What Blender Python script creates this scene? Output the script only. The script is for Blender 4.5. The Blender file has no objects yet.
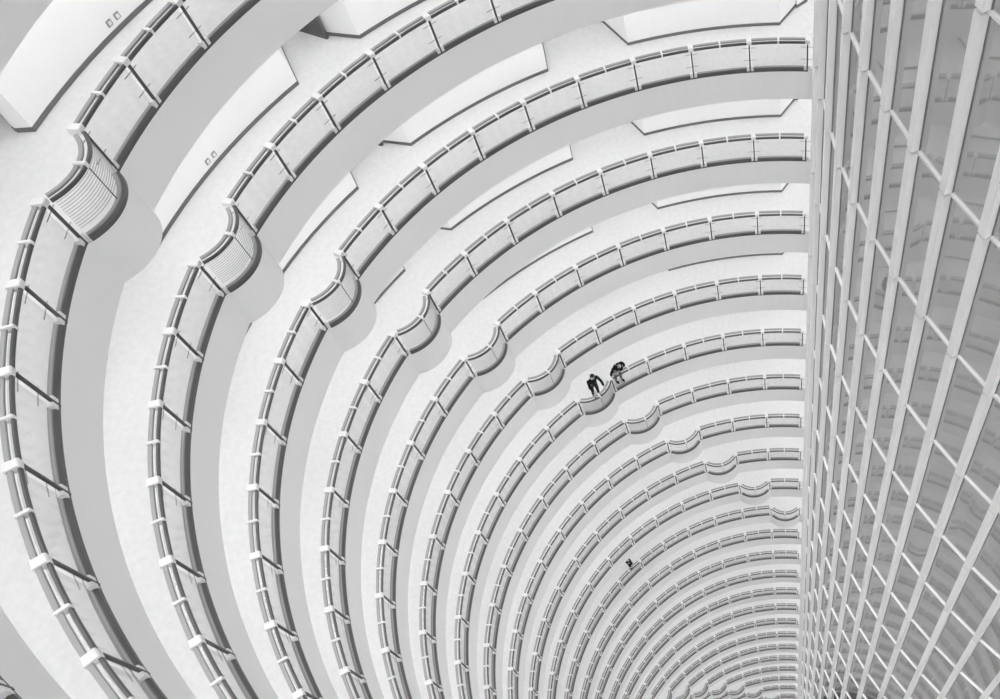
import bpy, bmesh, math, random
from mathutils import Vector, Matrix
random.seed(4)
PI = math.pi
U = 3.4                       # storey height in metres; plan numbers below are in storeys
R, DA = 3.3958, 0.144408      # radius of the balcony edge, angle of one railing bay
HR = 0.263                    # top of the railing
KTOP, KBOT = -2, 27           # galleries, counted downwards
NB = 28
G = (2.8962, -5.2157); RG = 5.1207 - .022; GA0, GDA = 1.8186 - .0090, 0.0652   # curved glass wall
C = bpy.context.scene.collection
S = bpy.context.scene

# ------------------------------------------------------------------ camera
f, pu, pv = 904.73, 751.39, 485.29
rv = Vector((-0.4116959537, 0.3165606694, 1.4540869877)); CP = Vector((-3.3201734, -0.3764428, 2.3164694))
RM = Matrix.Rotation(rv.length, 3, rv.normalized())       # world -> camera
cam = bpy.data.objects.new('camera', bpy.data.cameras.new('camera')); C.objects.link(cam)
cam.matrix_world = Matrix.Translation(CP * U) @ RM.transposed().to_4x4()
cam.data.sensor_width = 36; cam.data.sensor_fit = 'HORIZONTAL'; cam.data.lens = f / 1000 * 36
cam.data.shift_x = (500 - pu) / 1000; cam.data.shift_y = (pv - 349.5) / 1000
cam.data.clip_start = 0.05; cam.data.clip_end = 400
S.camera = cam
def project(x, y, z):                                     # storeys -> pixels
    q = RM @ (Vector((x, y, z)) - CP)
    if q.z > -0.05: return None
    return pu - f * q.x / q.z, pv + f * q.y / q.z
def in_view(x, y, z, m=25):
    p = project(x, y, z)
    return p is not None and -m < p[0] < 1000 + m and -m < p[1] < 699 + m

# ------------------------------------------------------------------ materials
def mat(name, v, rough=0.6, spec=0.3, noise=0, scale=20, metal=0):
    m = bpy.data.materials.new(name); m.use_nodes = True
    n = m.node_tree.nodes; b = n['Principled BSDF']
    b.inputs['Base Color'].default_value = (v, v, v, 1); b.inputs['Roughness'].default_value = rough
    b.inputs['Specular IOR Level'].default_value = spec; b.inputs['Metallic'].default_value = metal
    if noise:
        t = n.new('ShaderNodeTexNoise'); t.inputs['Scale'].default_value = scale; t.inputs['Detail'].default_value = 6
        c = n.new('ShaderNodeTexCoord'); r = n.new('ShaderNodeMapRange')
        r.inputs['From Min'].default_value = .3; r.inputs['From Max'].default_value = .7
        r.inputs['To Min'].default_value = v - noise; r.inputs['To Max'].default_value = v + noise
        m.node_tree.links.new(c.outputs['Object'], t.inputs['Vector'])
        m.node_tree.links.new(t.outputs['Fac'], r.inputs['Value'])
        m.node_tree.links.new(r.outputs['Result'], b.inputs['Base Color'])
    return m
M = dict(
    wall=mat('white_plaster', .86, .8, .1), floor=mat('pale_speckled_floor', .72, .7, .15, .03, 7),
    fascia=mat('white_fascia', .82, .7, .2), ceiling=mat('white_ceiling', .85, .8, .1),
    base=mat('grey_baseboard', .16, .5, .3), door=mat('dark_grey_door', .12, .5, .3),
    wood=mat('mid_grey_handrail', .32, .4, .35), cap=mat('charcoal_steel', .08, .35, .4),
    shoe=mat('dark_channel', .09, .4, .4), kerb=mat('grey_channel', .3, .5, .3), post=mat('post_steel', .08, .4, .3),
    white=mat('white_bracket', .74, .4, .3), bar=mat('grey_wire_bar', .4, .4, .4),
    mull=mat('white_aluminium', .85, .45, .3), gasket=mat('dark_gasket', .2, .6, .2),
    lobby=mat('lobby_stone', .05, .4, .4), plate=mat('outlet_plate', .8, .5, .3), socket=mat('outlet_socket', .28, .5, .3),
    skin=mat('skin', .42, .6, .3), black=mat('black_cloth', .012, .9, .1), hair=mat('dark_hair', .008, .6, .2),
    grey=mat('grey_cloth', .2, .9, .1), jeans=mat('dark_trousers', .03, .9, .1), lightcloth=mat('pale_cloth', .6, .9, .1))
def emit(name, s):
    m = bpy.data.materials.new(name); m.use_nodes = True; n = m.node_tree.nodes; n.clear()
    e = n.new('ShaderNodeEmission'); e.inputs['Strength'].default_value = s; o = n.new('ShaderNodeOutputMaterial')
    m.node_tree.links.new(e.outputs[0], o.inputs[0]); return m
SKY = (.42, 3.4)
M['lamp'] = emit('ceiling_lamp', 26.0)  # glow of the added fill discs over the niches
def glassmat(name, tint, g0, g1, pw, rough, gcol=.8):
    """thin clear glass: tinted see-through plus a mirror share that grows from g0 (head-on) to g1 (grazing)"""
    m = bpy.data.materials.new(name); m.use_nodes = True; n = m.node_tree.nodes; n.clear(); L = m.node_tree.links
    t = n.new('ShaderNodeBsdfTransparent'); t.inputs[0].default_value = (tint, tint, tint, 1)
    g = n.new('ShaderNodeBsdfGlossy'); g.inputs['Roughness'].default_value = rough; g.inputs[0].default_value = (gcol, gcol, gcol, 1)
    lw = n.new('ShaderNodeLayerWeight'); lw.inputs['Blend'].default_value = .5
    pwn = n.new('ShaderNodeMath'); pwn.operation = 'POWER'; pwn.inputs[1].default_value = pw
    r = n.new('ShaderNodeMapRange'); r.inputs['To Min'].default_value = g0; r.inputs['To Max'].default_value = g1
    ge = n.new('ShaderNodeNewGeometry'); fr = n.new('ShaderNodeMath'); fr.operation = 'SUBTRACT'; fr.inputs[0].default_value = 1
    mu = n.new('ShaderNodeMath'); mu.operation = 'MULTIPLY'
    x = n.new('ShaderNodeMixShader'); o = n.new('ShaderNodeOutputMaterial')
    L.new(lw.outputs['Facing'], pwn.inputs[0]); L.new(pwn.outputs[0], r.inputs['Value'])
    L.new(ge.outputs['Backfacing'], fr.inputs[1]); L.new(fr.outputs[0], mu.inputs[0]); L.new(r.outputs['Result'], mu.inputs[1])
    L.new(mu.outputs[0], x.inputs[0]); L.new(t.outputs[0], x.inputs[1]); L.new(g.outputs[0], x.inputs[2]); L.new(x.outputs[0], o.inputs[0])
    return m
M['glass'] = glassmat('clear_railing_glass', .925, .03, .5, 4, .03)
M['pane'] = glassmat('tinted_reflective_glass', .75, .18, .6, 2.5, .03)

# ------------------------------------------------------------------ helpers
class MB:
    def __init__(s): s.v = []; s.f = []; s.m = []
    def add(s, v, fc, mi=0):
        o = len(s.v); s.v += v; s.f += [tuple(i + o for i in q) for q in fc]; s.m += [mi] * len(fc)
    def sweep(s, path, prof, mi=0):
        """path: (x, y, nx, ny) in storeys; prof: closed loop of (offset along n, z)."""
        n = len(prof); v = []; fc = []
        for (x, y, nx, ny) in path:
            v += [((x + nx * a) * U, (y + ny * a) * U, z * U) for a, z in prof]
        for i in range(len(path) - 1):
            for k in range(n):
                k2 = (k + 1) % n
                fc.append((i * n + k, i * n + k2, (i + 1) * n + k2, (i + 1) * n + k))
        fc.append(tuple(range(n - 1, -1, -1))); e = (len(path) - 1) * n; fc.append(tuple(range(e, e + n)))
        s.add(v, fc, mi)
    def mesh(s, name, mats):
        me = bpy.data.meshes.new(name); me.from_pydata(s.v, [], s.f)
        for m in mats: me.materials.append(m)
        for p, i in zip(me.polygons, s.m): p.material_index = i
        b = bmesh.new(); b.from_mesh(me); bmesh.ops.recalc_face_normals(b, faces=b.faces); b.to_mesh(me); b.free()
        me.update(); return me
def rect(a0, a1, z0, z1): return [(a0, z0), (a1, z0), (a1, z1), (a0, z1)]
def rnd(a0, a1, z0, z1, c):
    return [(a0 + c, z0), (a1 - c, z0), (a1, z0 + c), (a1, z1 - c), (a1 - c, z1), (a0 + c, z1), (a0, z1 - c), (a0, z0 + c)]
def arc(a0, a1, r=0, n=6):                # normal points away from the axis
    return [(r * math.cos(a), r * math.sin(a), math.cos(a), math.sin(a)) for a in [a0 + (a1 - a0) * i / n for i in range(n + 1)]]
RB = 0.3233; BC = 3.598; PHI = math.asin(R * math.sin(DA / 2) / RB)
def bow(t0=-1, t1=1, n=16):               # the bowed-out bay, local to its bay (x axis at the start post)
    out = []; m = DA / 2
    for i in range(n + 1):
        t = (t0 + (t1 - t0) * i / n) * PHI
        x = BC - RB * math.cos(t); y = RB * math.sin(t); nx, ny = math.cos(t), -math.sin(t)
        out.append((x * math.cos(m) - y * math.sin(m), x * math.sin(m) + y * math.cos(m), nx * math.cos(m) - ny * math.sin(m), nx * math.sin(m) + ny * math.cos(m)))
    return out
def link(name, me, parent=None, loc=(0, 0, 0), rz=0):
    o = bpy.data.objects.new(name, me); C.objects.link(o); o.location = loc; o.rotation_euler = (0, 0, rz)
    if parent is not None: o.parent = parent
    return o
def empty(name, loc=(0, 0, 0), rz=0):
    o = bpy.data.objects.new(name, None); C.objects.link(o); o.location = loc; o.rotation_euler = (0, 0, rz); return o
def tag(o, label, cat, group=None):
    o['label'] = label; o['category'] = cat
    if group: o['group'] = group
    return o
def struct(o): o['kind'] = 'structure'; return o
ORD = ['first', 'second', 'third', 'fourth', 'fifth', 'sixth', 'seventh', 'eighth', 'ninth', 'tenth', 'eleventh', 'twelfth',
       'thirteenth', 'fourteenth', 'fifteenth', 'sixteenth', 'seventeenth', 'eighteenth', 'nineteenth', 'twentieth',
       'twenty-first', 'twenty-second', 'twenty-third', 'twenty-fourth', 'twenty-fifth', 'twenty-sixth', 'twenty-seventh']

# ------------------------------------------------------------------ railing meshes (one bay, shared)
def one(name, m, *sw):
    b = MB()
    for p, q in sw: b.sweep(p, q)
    return b.mesh(name, [M[m]])
ps = 0.006 / R
GP = arc(.004, DA - .004)
P_HAND = rnd(.029, .053, HR - .006, HR + .008, .003)
P_CAP = rnd(-.003, .012, HR - .016, HR + .004, .003)
P_SHOE = [(-.004, -.018), (.013, -.018), (.013, .012), (.006, .012), (-.004, .004)]
P_KERB = rnd(.0135, .036, 0, .016, .004)
def addr(p): return [(R + a, z) for a, z in p]
ME = {}
full = arc(0, DA)
ME['handrail'] = one('handrail', 'wood', (arc(0, DA), addr(P_HAND)))
ME['rail_cap'] = one('rail_cap', 'cap', (arc(0, DA), addr(P_CAP)))
ME['base_channel'] = one('base_channel', 'shoe', (arc(0, DA), addr(P_SHOE)))
ME['inner_kerb'] = one('inner_kerb', 'kerb', (arc(0, DA), addr(P_KERB)))
ME['glass_panel'] = one('glass_panel', 'glass', (GP, addr(rect(.0165, .0195, .03, HR + .002))))
ME['post'] = one('post', 'post', (arc(-ps, ps, n=2), addr([(-.0075, -.016), (.006, -.016), (.006, HR - .017), (-.0075, HR - .017)])))
def bracket(w):
    h = w / R / 2
    return arc(-h, h, n=3)
ME['rail_bracket'] = one('rail_bracket', 'white', (bracket(.042), addr(rnd(-.006, .060, HR - .018, HR + .017, .005))))
ME['rail_clip'] = one('rail_clip', 'white', (bracket(.014), addr(rnd(-.006, .058, HR - .018, HR + .016, .004))))
ME['base_clamp'] = one('base_clamp', 'white', (bracket(.058), addr(rnd(-.0065, .022, -.006, .036, .005))))
ME['glass_clip'] = one('glass_clip', 'bar', (bracket(.11), addr(rect(.0205, .024, .199, .203))))
ME['lower_clip'] = one('lower_clip', 'bar', (bracket(.11), addr(rect(.0205, .024, .083, .087))))
BP = bow()
ME['b_hand1'] = one('bowed_handrail', 'wood', (bow(-.91, -.015), P_HAND)); ME['b_hand2'] = one('bowed_handrail', 'wood', (bow(.015, .91), P_HAND))
BT = bow(-.88, .88)
ME['b_cap'] = one('bowed_cap', 'cap', (bow(-.91, .91), P_CAP)); ME['b_shoe'] = one('bowed_channel', 'shoe', (BT, P_SHOE))
ME['b_kerb'] = one('bowed_kerb', 'kerb', (BT, rnd(.0135, .036, 0, .016, .004)))
BARZ = [.068 + .0152 * i for i in range(12)]
ME['b_bar'] = one('bar', 'bar', (BT, rect(.004, .0075, -.0009, .0009)))
ME['b_post'] = one('bay_post', 'post', (bow(-.006, .006, 2), rect(-.002, .002, .04, HR - .016)))
ME['b_stile'] = one('end_stile', 'kerb', (bow(-.012, .012, 2), rect(-.003, .012, .04, HR - .016)))
ME['b_clip'] = one('rail_clip', 'white', (bow(-.035, .035, 2), rnd(-.006, .058, HR - .018, HR + .016, .004)))
# whole bay as one mesh for the bays the photo does not show (they are met only in the glass wall's reflections)
def combo():
    b = MB()
    b.sweep(arc(0, DA), addr(P_HAND), 0); b.sweep(arc(0, DA), addr(P_CAP), 1); b.sweep(arc(0, DA), addr(P_SHOE), 2); b.sweep(arc(0, DA), addr(P_KERB), 3)
    b.sweep(GP, addr(rect(.0165, .0195, .03, HR + .002)), 4); b.sweep(arc(-ps, ps, n=2), addr(rect(-.008, .012, -.012, HR - .017)), 5)
    b.sweep(bracket(.042), addr(rnd(-.006, .060, HR - .018, HR + .017, .005)), 6); b.sweep(bracket(.058), addr(rnd(-.0065, .022, -.006, .036, .005)), 6)
    return b.mesh('railing_bay', [M[k] for k in ('wood', 'cap', 'shoe', 'kerb', 'glass', 'post', 'white')])
ME['combo'] = combo()

# ------------------------------------------------------------------ plan of the corridor walls (r, bay number)
RW = 3.975
def P2(r, j): return (r * math.cos(j * DA), r * math.sin(j * DA))
SEG = []          # runs of wall between doors: lists of (r, j); doors: pairs of (r, j)
DOOR = []
rooms = [(0.5, 2.87, .27, 3.09), (4.18, 6.57, 4.0, 6.8), (7.6, 10.54, 7.27, 10.57), (11.9, 14.3, 11.65, 14.5), (15.6, 18.1, 15.4, 18.3), (19.4, 21.9, 19.1, 22.1), (23.2, 26.0, 22.95, 26.2)]
cur = [(4.3, .1), (4.21, .245), (4.23, .262)]
DOOR.append(((4.75, -.12), (4.3, .1)))
for i, (a, b, a2, b2) in enumerate(rooms):
    if i == 1: cur += [(4.33, 4.02)]
    elif i: cur += [(4.36, a2)]
    cur += [(RW, a)] + [(RW, a + (b - a) * t / 12) for t in range(1, 13)]
    if i == 0:
        cur += [(4.365, 3.09), (4.38, 3.12), (4.8, 3.2), (4.8, 3.85)]; continue
    if i == 2: cur += [(4.066, 10.57), (4.09, 10.55)]; d = ((4.09, 10.55), (4.5, 10.15)); nxt = (4.5, 10.15)
    else: cur += [(4.22, b2), (4.25, b2 + .015)]; d = ((4.165, b2 + .05), (4.44, b2 + .16)); nxt = (4.46, b2 + .22)
    DOOR.append(d); SEG.append(cur)
    nj = rooms[i + 1][2] if i + 1 < len(rooms) else 28.2
    cur = [nxt, (4.8, nxt[1] + .05 if i != 2 else 10.8), (4.8, nj - .1)]
cur += [(4.5, 28.9)]; SEG.append(cur)
def polypath(pts):
    xy = [P2(*p) for p in pts]; out = []
    for i, (x, y) in enumerate(xy):
        a = Vector(xy[max(i - 1, 0)]); b = Vector(xy[min(i + 1, len(xy) - 1)]); d1 = (Vector((x, y)) - a); d2 = (b - Vector((x, y)))
        if d1.length < 1e-6: d1 = d2
        if d2.length < 1e-6: d2 = d1
        d1.normalize(); d2.normalize(); n = Vector((d1.y + d2.y, -(d1.x + d2.x))); n.normalize()
        c = max(.5, n.dot(Vector((d1.y, -d1.x)))); n /= c
        out.append((x, y, n.x, n.y))
    return out
WM = []; BM = []
for s in SEG:
    pth = polypath(s)
    b = MB(); b.sweep(pth, rect(0, .05, 0, .783)); WM.append(b.mesh('wall_back', [M['wall']]))
    b = MB(); b.sweep(pth, rect(-.005, 0, 0, .026)); BM.append(b.mesh('baseboard_back', [M['base']]))
DM = []
for p, q in DOOR:
    b = MB(); b.sweep(polypath([p, q]), rect(.004, .03, .0, .66)); DM.append(b.mesh('door', [M['door']]))

# ------------------------------------------------------------------ galleries
A0, A1 = -.03, 28.95 * DA
def bays_of(k): return [j for j in range(NB) if (12 - k - j) % 14 == 0]
def outline(k, off=0):
    bw = bays_of(k); pts = []
    def put(x, y, nx, ny): pts.append((x + nx * off, y + ny * off, nx, ny))
    for q in arc(A0, 0, R, 1)[:1]: put(*q)
    for j in range(29):
        if j in bw:
            c, s_ = math.cos(j * DA), math.sin(j * DA)
            for (x, y, nx, ny) in BP: put(x * c - y * s_, x * s_ + y * c, nx * c - ny * s_, nx * s_ + ny * c)
        else:
            for q in arc(j * DA, (j + 1) * DA if j < 28 else A1, R, 5)[(1 if j else 0):]: put(*q)
    return pts
REXT = 4.95
mesh_cache = {}
def gallery_meshes(k):
    key = (12 - k) % 14
    if key in mesh_cache: return mesh_cache[key]
    o = outline(k); b = MB(); v = []; fc = []
    for (x, y, nx, ny) in o:
        a = math.atan2(y, x) 
        if a < -.5: a += 2 * PI
        ix, iy = x + nx * .004, y + ny * .004; ex, ey = REXT * math.cos(a), REXT * math.sin(a)
        v += [(ix * U, iy * U, 0), (ex * U, ey * U, 0), (ex * U, ey * U, -.2 * U), (ix * U, iy * U, -.2 * U)]
    for i in range(len(o) - 1):
        for t in range(4):
            t2 = (t + 1) % 4; fc.append((i * 4 + t, i * 4 + t2, i * 4 + 4 + t2, i * 4 + 4 + t))
    b.add(v, fc); fl = b.mesh('floor', [M['floor']])
    b = MB(); b.sweep(o, rect(-.001, .045, -.305, -.017)); tr = b.mesh('trim', [M['fascia']])
    mesh_cache[key] = (fl, tr); return fl, tr
b = MB(); b.sweep(arc(A0, A1, n=120), rect(R + .05, REXT, -.215, -.203)); CEIL = b.mesh('ceiling', [M['ceiling']])
b = MB(); b.sweep(arc(.02, A1 - .02, n=120), rect(3.60, 3.66, -.222, -.2155)); STRIP = [b.mesh('light_strip', [emit('light_strip', v)]) for v in (12, 11.2, 10.2, 9.2, 8.3, 7.4)]  # unseen fill strips, added to light the corridors, weaker further down

NICHE = (-.1, 3.5, 7.08, 11.1, 15.0, 18.75, 22.5, 26.7)
b = MB(); b.sweep(arc(0, 2 * PI, n=20), rect(.0, .06, -.006, 0)); FDISC = b.mesh('downlight', [M['lamp']])  # unseen glowing discs, added to brighten the niche floors
GRP = 'glass balustrades ringing the atrium'
for k in range(KTOP, KBOT + 1):
    z = -k * U; n = k - KTOP + 1
    fl, tr = gallery_meshes(k)
    struct(link('floor', fl, None, (0, 0, z))); struct(link('trim_%d' % n, tr, None, (0, 0, z)))
    ce = struct(link('ceiling', CEIL, None, (0, 0, z))); link('light_strip', STRIP[min(5, max(0, (k - 1) // 2))], ce)
    for jj in NICHE: link('downlight', FDISC, ce, (4.42 * U * math.cos(jj * DA), 4.42 * U * math.sin(jj * DA), -.2155 * U))
    for w, bb in zip(WM, BM):
        struct(link('wall_back', w, None, (0, 0, z))); struct(link('baseboard_back', bb, None, (0, 0, z)))
    for i, d in enumerate(DM): struct(link('door_%d' % (i + 1), d, None, (0, 0, z)))
    # balustrade
    if k >= 1:
        place = 'first ring in from the left edge, the largest one' if k == 1 else '%s ring counted inward from the left edge' % ORD[k - 1]
    elif k == 0: place = 'gallery just cut off by the bottom left corner'
    else: place = 'gallery %s the photo' % ('just above' if k == -1 else 'at the very top, above')
    root = tag(empty('glass_balustrade', (0, 0, z)), 'glass and steel balcony balustrade, ' + place, 'balustrade', GRP)
    bw = bays_of(k)
    for j in range(NB + 1):
        a = j * DA
        vis = any(in_view(*P2(R, jj), -k + zz) for jj in (j, j + 1) for zz in (0, HR))
        if k >= 25: vis = vis and j < 3
        if j < NB and j not in bw and not vis:
            link('railing_bay', ME['combo'], root, rz=a); continue
        if not vis: continue
        # the post at the start of the bay
        pvis = in_view(*P2(R, j), -k + .1, 40)
        if pvis:
            link('post', ME['post'], root, rz=a); link('rail_bracket', ME['rail_bracket'], root, rz=a); link('base_clamp', ME['base_clamp'], root, rz=a)
            if k < 12: link('glass_clip', ME['glass_clip'], root, rz=a); link('glass_clip', ME['lower_clip'], root, rz=a)
        if j == NB or j in bw: continue
        for nm in ('handrail', 'rail_cap', 'base_channel', 'inner_kerb', 'glass_panel'): link(nm, ME[nm], root, rz=a)
        link('rail_clip', ME['rail_clip'], root, rz=a + DA / 2)
    for j in bw:
        a = j * DA; vis = any(in_view(*P2(R, jj), -k + zz) for jj in (j, j + 1) for zz in (0, HR))
        if k > 26 and not vis: continue
        if vis and k <= 12: lab = 'bowed balcony railing with thin bars on the %s ring counted inward from the left edge' % ORD[k - 1] if k > 1 else 'largest bowed balcony railing with thin bars, at the upper left edge'
        elif vis: lab = 'tiny bowed balcony railing at the bottom edge, on the %s ring from the left' % ORD[k - 1]
        else: lab = 'bowed barred balcony railing beyond the frame, gallery %s from the top, bay %s' % (ORD[min(n, 27) - 1], ORD[min(j, 26)])
        r2 = tag(empty('bowed_railing', (0, 0, z), a), lab, 'railing', 'bowed balcony railings')
        for nm, key in (('handrail', 'b_hand1'), ('handrail', 'b_hand2'), ('rail_cap', 'b_cap'), ('base_channel', 'b_shoe'), ('inner_kerb', 'b_kerb'), ('bay_post', 'b_post'), ('rail_clip', 'b_clip')):
            link(nm, ME[key], r2)
        if vis or k < 14:
            for zz in (BARZ if k < 9 else BARZ[::3]): link('bar', ME['b_bar'], r2, (0, 0, zz * U))

# ------------------------------------------------------------------ the curved glass wall
def GPt(m, off=0):
    a = GA0 + GDA * m; return (G[0] + (RG + off) * math.cos(a), G[1] + (RG + off) * math.sin(a)), a
M0, M1 = -9, 16
ZT = [-k - .125 for k in range(-4, 29)]
chord = 2 * RG * math.sin(GDA / 2)
wall = MB()
wall.sweep([(G[0] + (RG) * math.cos(GA0 + GDA * m), G[1] + (RG) * math.sin(GA0 + GDA * m), math.cos(GA0 + GDA * m), math.sin(GA0 + GDA * m)) for m in range(M0, M1 + 1)], rect(-.06, .05, ZT[-1] - .62, ZT[-1] - .5))
WR = struct(link('wall_right', wall.mesh('wall_right', [M['mull']])))
MW, MD = .055, .04
def mullion():
    b = MB(); w = MW / 2; n = 4; v = []; fc = []
    zs = [(ZT[-1] - .5, 0)]
    for z in reversed(ZT): zs += [(z - .0075, 0), (z - .0065, 1), (z + .0065, 1), (z + .0075, 0)]
    zs += [(ZT[0] + .15, 0)]
    for z, s in zs:
        i = .016 * s
        v += [(x * U, y * U, z * U) for x, y in ((-.012, -w + i), (MD - i, -w + i), (MD - i, w - i), (-.012, w - i))]
    for q in range(len(zs) - 1):
        for t in range(4):
            t2 = (t + 1) % 4; fc.append((q * 4 + t, q * 4 + t2, q * 4 + 4 + t2, q * 4 + 4 + t))
    fc += [(3, 2, 1, 0), tuple(len(v) - 4 + t for t in range(4))]
    b.add(v, fc)
    for q in range(len(zs) - 1):
        if zs[q][1] and zs[q + 1][1]: b.m[q * 4:q * 4 + 4] = [1] * 4
    return b.mesh('mullion', [M['mull'], M['cap']])
MU = mullion()
b = MB(); w = MW / 2 + .004; b.add([(x * U, y * U, zz * U) for zz in (ZT[-1] - .5, ZT[0] + .15) for x, y in ((-.013, -w), (-.002, -w), (-.002, w), (-.013, w))],
    [(3, 2, 1, 0), (4, 5, 6, 7), (0, 1, 5, 4), (1, 2, 6, 5), (2, 3, 7, 6), (3, 0, 4, 7)]); GK = b.mesh('gasket', [M['gasket']])
for m in range(M0, M1 + 1):
    (x, y), a = GPt(m)
    o = link('mullion', MU, WR, (x * U, y * U, 0), a); link('gasket', GK, o)
h = chord / 2
def boxm(name, m, x0, x1, y0, y1, z0, z1, c=0):
    b = MB(); b.sweep([(0, y0, 1, 0), (0, y1, 1, 0)], [(x0, z0), (x1 - c, z0), (x1, z0 + c), (x1, z1 - c), (x1 - c, z1), (x0, z1)] if c else rect(x0, x1, z0, z1)); return b.mesh(name, [M[m]])
TRM = boxm('transom', 'mull', -.012, .012, -h + .015, h - .015, -.007, .007, .002)
PN = boxm('pane', 'pane', -.012, -.004, -h + .004, h - .004, -.497, .497)
cands = []
for m in range(M0, M1):
    a = GA0 + GDA * (m + .5); rr = RG * math.cos(GDA / 2); x, y = G[0] + rr * math.cos(a), G[1] + rr * math.sin(a)
    for z in ZT: cands.append((m, x, y, a, z))
def size(c):
    m, x, y, a, z = c; zc = z - .5; q = [project(GPt(mm)[0][0], GPt(mm)[0][1], zz) for mm, zz in ((m, z), (m + 1, z), (m + 1, z - 1), (m, z - 1))]
    if any(t is None for t in q): return 0
    if math.cos(a) * (CP.x - x) + math.sin(a) * (CP.y - y) < 0: return 0
    q = [(min(max(t[0], 0), 1000), min(max(t[1], 0), 699)) for t in q]
    return abs(sum(q[i][0] * q[(i + 1) % 4][1] - q[(i + 1) % 4][0] * q[i][1] for i in range(4))) / 2
cands.sort(key=size, reverse=True)
rest = MB(); trest = MB(); ptris = [tuple(v.co) for v in PN.vertices]; pf_ = [tuple(p.vertices) for p in PN.polygons]
tv_ = [tuple(v.co) for v in TRM.vertices]; tf_ = [tuple(p.vertices) for p in TRM.polygons]
for i, (m, x, y, a, z) in enumerate(cands):
    rot = Matrix.Rotation(a, 4, 'Z') @ Matrix.Rotation(random.gauss(0, .0012), 4, 'Y') @ Matrix.Rotation(random.gauss(0, .001), 4, 'Z')
    mw = Matrix.Translation((x * U, y * U, (z - .5) * U)) @ rot; mt = Matrix.Translation((x * U, y * U, z * U)) @ Matrix.Rotation(a, 4, 'Z')
    if i < 100:
        o = link('pane', PN, WR); o.matrix_local = mw
        o = link('transom', TRM, WR); o.matrix_local = mt
    else:
        rest.add([tuple(mw @ Vector(v)) for v in ptris], pf_); trest.add([tuple(mt @ Vector(v)) for v in tv_], tf_)
o = link('pane', rest.mesh('panes', [M['pane']]), WR); o['kind'] = 'stuff'
o = link('transom', trest.mesh('transoms', [M['mull']]), WR); o['kind'] = 'stuff'

# ------------------------------------------------------------------ unseen roof, added to cut the sky light on the upper galleries
b = MB()
b.sweep(arc(0, 2 * PI, n=64), rect(.0, 5.4, 4.1, 4.25)); struct(link('ceiling', b.mesh('ceiling_roof', [M['ceiling']])))
# ------------------------------------------------------------------ lobby far below
zl = -28.9
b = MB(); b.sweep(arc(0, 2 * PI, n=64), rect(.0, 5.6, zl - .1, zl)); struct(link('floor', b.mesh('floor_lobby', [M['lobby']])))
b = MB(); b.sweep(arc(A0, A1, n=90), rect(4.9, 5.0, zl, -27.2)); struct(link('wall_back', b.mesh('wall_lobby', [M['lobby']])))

# ------------------------------------------------------------------ outlets low on the corridor wall
def outlet():
    b = MB(); t = []
    for s in (-1, 1): pass
    b.sweep([(0, -.018, 1, 0), (0, .018, 1, 0)], rnd(-.006, 0, -.018, .018, .004)); return b.mesh('plate', [M['socket']])
OP = outlet()
b = MB(); b.sweep([(0, -.011, 1, 0), (0, .011, 1, 0)], rnd(-.008, -.005, -.011, .011, .004)); OS = b.mesh('socket', [M['plate']])
for k, j, lab in ((1, 9.14, 'lower left'), (1, 9.02, 'upper right'), (2, 9.18, 'lower left'), (2, 9.06, 'upper right')):
    x, y = P2(RW, j)
    e = tag(empty('wall_outlet', (x * U, y * U, (-k + .068) * U), j * DA), 'small grey wall outlet, %s of the pair on the %s' % (lab, 'top left wall' if k == 1 else 'second wall from left'), 'outlet', 'wall outlets')
    link('plate', OP, e); link('socket', OS, e)

# ------------------------------------------------------------------ people
def skinmesh(name, nodes, edges, m, sub=2):
    """nodes: name -> (x, y, z, radius)"""
    me = bpy.data.meshes.new(name); ks = list(nodes); ix = {q: i for i, q in enumerate(ks)}
    me.from_pydata([nodes[q][:3] for q in ks], [(ix[a], ix[b]) for a, b in edges], [])
    o = bpy.data.objects.new(name, me); C.objects.link(o)
    sm = o.modifiers.new('skin', 'SKIN'); sm.use_smooth_shade = True
    for i, q in enumerate(ks):
        sv = me.skin_vertices[0].data[i]; r = nodes[q][3]; sv.radius = r if isinstance(r, tuple) else (r, r)
        sv.use_root = (i == 0)
    if sub: o.modifiers.new('sub', 'SUBSURF').levels = sub
    o.modifiers['sub'].render_levels = sub
    sm2 = o.modifiers.new('relax', 'SMOOTH'); sm2.factor = .5; sm2.iterations = 0 if name == 'body' else 4
    bpy.context.view_layer.update()
    dg = bpy.context.evaluated_depsgraph_get(); nm = bpy.data.meshes.new_from_object(o.evaluated_get(dg)); nm.name = name
    nm.materials.clear(); nm.materials.append(m)
    bpy.data.objects.remove(o); return nm
def ell(name, c, r, m, cut=None, seg=20):
    bm = bmesh.new(); bmesh.ops.create_uvsphere(bm, u_segments=seg, v_segments=14, radius=1)
    for v in bm.verts: v.co = Vector((v.co.x * r[0] + c[0], v.co.y * r[1] + c[1], v.co.z * r[2] + c[2]))
    if cut: bmesh.ops.delete(bm, geom=[v for v in bm.verts if cut(v.co)], context='VERTS')
    for q in bm.faces: q.smooth = True
    me = bpy.data.meshes.new(name); bm.to_mesh(me); bm.free(); me.materials.append(m); return me
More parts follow.
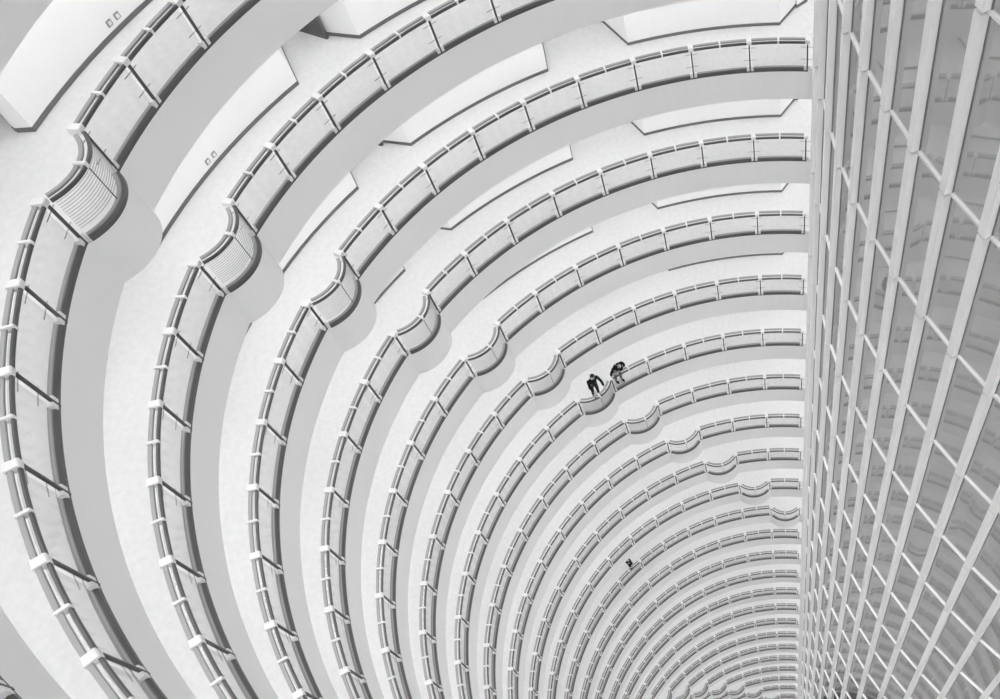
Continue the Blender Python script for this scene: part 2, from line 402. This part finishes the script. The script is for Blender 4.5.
def person(loc, rz, label, top, bottom, hands, head, lean=.0, long_hair=False, look=0.0, extra=None):
    """local frame: +x is the way the person faces, feet at z = 0"""
    e = tag(empty('person', loc, rz), label, 'person', 'people at the balcony railings')
    L = lean
    sh = (L, 0, 1.42); hx, hy, hz = head
    nd = dict(pel=(0, 0, .95, .115), bel=(L * .4, 0, 1.10, .11), che=(L * .8, 0, 1.30, .12), nek=(L + .01, 0, 1.46, .055), jaw=(hx - .01, hy, hz - .06, (.06, .07)), cra=(hx, hy, hz + .05, (.082, .098)), top=(hx - .005, hy, hz + .12, (.055, .065)))
    ed = [('pel', 'bel'), ('bel', 'che'), ('che', 'nek'), ('nek', 'jaw'), ('jaw', 'cra'), ('cra', 'top')]
    arms = {}
    def feat(nm, c, r, m, par, cut=None):
        o = link(nm, ell(nm, c, r, m, cut), par, (hx, hy, hz + .02)); o.rotation_euler = (0, -look, 0)
    for s, sd in ((1, 'l'), (-1, 'r')):
        hand = Vector(hands[sd]); shv = Vector((L, s * .19, 1.40)); d = hand - shv
        mid = (shv + hand) / 2; reach = .57; drop = math.sqrt(max(.0, reach * reach - d.length_squared)) / 2
        elb = mid + Vector((-.3, s * .55, -.8)).normalized() * min(drop, .2)
        nd[sd + 'sh'] = (*shv, .055); nd[sd + 'el'] = (*elb, .042); nd[sd + 'wr'] = (*hand, .028)
        fd = (hand - elb).normalized(); pal = hand + fd * .06; nd[sd + 'pa'] = (*pal, (.022, .036))
        ed += [('che', sd + 'sh'), (sd + 'sh', sd + 'el'), (sd + 'el', sd + 'wr'), (sd + 'wr', sd + 'pa')]
        side = fd.cross(Vector((0, 0, 1))).normalized()
        for fi, (off, ln) in enumerate(((-.03, .065), (-.01, .078), (.01, .074), (.03, .058))):
            b1 = pal + side * off + fd * .035; b2 = b1 + fd * ln * .5 + Vector((0, 0, -.012)); b3 = b2 + fd * ln * .3 + Vector((0, 0, -.03))
            for q, pnt in enumerate((b1, b2, b3)): nd['%sf%d%d' % (sd, fi, q)] = (*pnt, .009 - .001 * q)
            ed += [(sd + 'pa', '%sf%d0' % (sd, fi)), ('%sf%d0' % (sd, fi), '%sf%d1' % (sd, fi)), ('%sf%d1' % (sd, fi), '%sf%d2' % (sd, fi))]
        t1 = hand + fd * .03 - side * s * -.035; t2 = t1 + fd * .035 - side * s * -.02
        nd[sd + 't0'] = (*t1, .011); nd[sd + 't1'] = (*t2, .009); ed += [(sd + 'wr', sd + 't0'), (sd + 't0', sd + 't1')]
        nd[sd + 'hp'] = (0, s * .095, .88, .085); nd[sd + 'kn'] = (.02 + .03 * s, s * .10, .50, .058); nd[sd + 'an'] = (-.03 + .04 * s, s * .11, .09, .04); nd[sd + 'to'] = (.11 + .04 * s, s * .13, .035, (.03, .04))
        ed += [('pel', sd + 'hp'), (sd + 'hp', sd + 'kn'), (sd + 'kn', sd + 'an'), (sd + 'an', sd + 'to')]
        arms[sd] = (shv, elb, hand)
    body = link('body', skinmesh('body', nd, ed, M['skin']), e)
    def grow(keys, f_): return {q: (*nd[q][:3], tuple(r + f_ for r in nd[q][3]) if isinstance(nd[q][3], tuple) else nd[q][3] + f_) for q in keys}
    tk = grow(['pel', 'bel', 'che', 'lsh', 'lel', 'lwr', 'rsh', 'rel', 'rwr'], .02); tk['nk'] = (L + .005, 0, 1.43, .07)
    tk['pel'] = (*nd['pel'][:3], .165); tk['bel'] = (*nd['bel'][:3], .155); tk['che'] = (*nd['che'][:3], .165)
    link('jacket', skinmesh('jacket', tk, [('pel', 'bel'), ('bel', 'che'), ('che', 'nk'), ('che', 'lsh'), ('lsh', 'lel'), ('lel', 'lwr'), ('che', 'rsh'), ('rsh', 'rel'), ('rel', 'rwr')], top), e)
    bk = grow(['pel', 'lhp', 'lkn', 'lan', 'rhp', 'rkn', 'ran'], .016)
    link('trousers', skinmesh('trousers', bk, [('pel', 'lhp'), ('lhp', 'lkn'), ('lkn', 'lan'), ('pel', 'rhp'), ('rhp', 'rkn'), ('rkn', 'ran')], bottom), e)
    for s, sd in ((1, 'l'), (-1, 'r')):
        t = nd[sd + 'to']; link('shoe', ell('shoe', (t[0] - .06, t[1] - .01 * s, .05), (.135, .05, .05), M['black']), e)
        feat('ear', (-.01, s * .078, 0), (.018, .012, .03), M['skin'], body)
        feat('eye', (.082, s * .031, .025), (.012, .016, .009), M['hair'], body)
    feat('nose', (.098, 0, -.005), (.02, .015, .026), M['skin'], body)
    feat('mouth', (.082, 0, -.055), (.012, .026, .007), M['grey'], body)
    if long_hair: feat('hair', (-.035, 0, -.01), (.125, .130, .19), M['hair'], e, lambda v: v.x > .035 and v.z < .085)
    else: feat('hair', (-.012, 0, .035), (.105, .105, .115), M['hair'], e, lambda v: (v.z < 0) or (v.x > .055 and v.z < .08))
    if extra: extra(e)
    return e
def stand(r, j, k): x, y = P2(r, j); return (x * U, y * U, -k * U), j * DA + PI
loc, rz = stand(3.492, 5.42, 7)
person(loc, rz, 'person in a black jacket leaning into the bowed bay, left of the two together', M['black'], M['jeans'], dict(l=(.46, .26, .98), r=(.44, -.20, .98)), (.20, .02, 1.55), lean=.15)
loc, rz = stand(3.499, 4.75, 7)
person(loc, rz + .15, 'person in dark clothes with pale upturned face, behind glass right of the bowed bay', M['black'], M['grey'], dict(l=(.24, .24, 1.0), r=(.24, -.40, .98)), (.39, .0, 1.43), lean=.25, long_hair=True, look=.75)
loc, rz = stand(3.54, 6.30, 12)
person(loc, rz + PI * .5, 'tiny distant person in black standing alone at a lower ring near the bottom centre', M['black'], M['black'], dict(l=(.12, .22, .86), r=(.12, -.22, .86)), (.06, 0, 1.56), lean=.04)

# ------------------------------------------------------------------ light
w = bpy.data.worlds.new('sky'); S.world = w; w.use_nodes = True
wn = w.node_tree.nodes; wl = w.node_tree.links
tc = wn.new('ShaderNodeTexCoord'); sp = wn.new('ShaderNodeSeparateXYZ'); cr = wn.new('ShaderNodeMapRange')
cr.inputs['From Min'].default_value = -.06; cr.inputs['From Max'].default_value = .06     # pale ground below, bright overcast sky above
cr.inputs['To Min'].default_value = SKY[0]; cr.inputs['To Max'].default_value = SKY[1]
wl.new(tc.outputs['Generated'], sp.inputs[0]); wl.new(sp.outputs['Z'], cr.inputs['Value']); wl.new(cr.outputs['Result'], wn['Background'].inputs[1])
wn['Background'].inputs[0].default_value = (1, 1, 1, 1)
vs = S.view_settings; vs.view_transform = 'Standard'; vs.look = 'None'; vs.gamma = 1; vs.use_curve_mapping = False; vs.exposure = .12
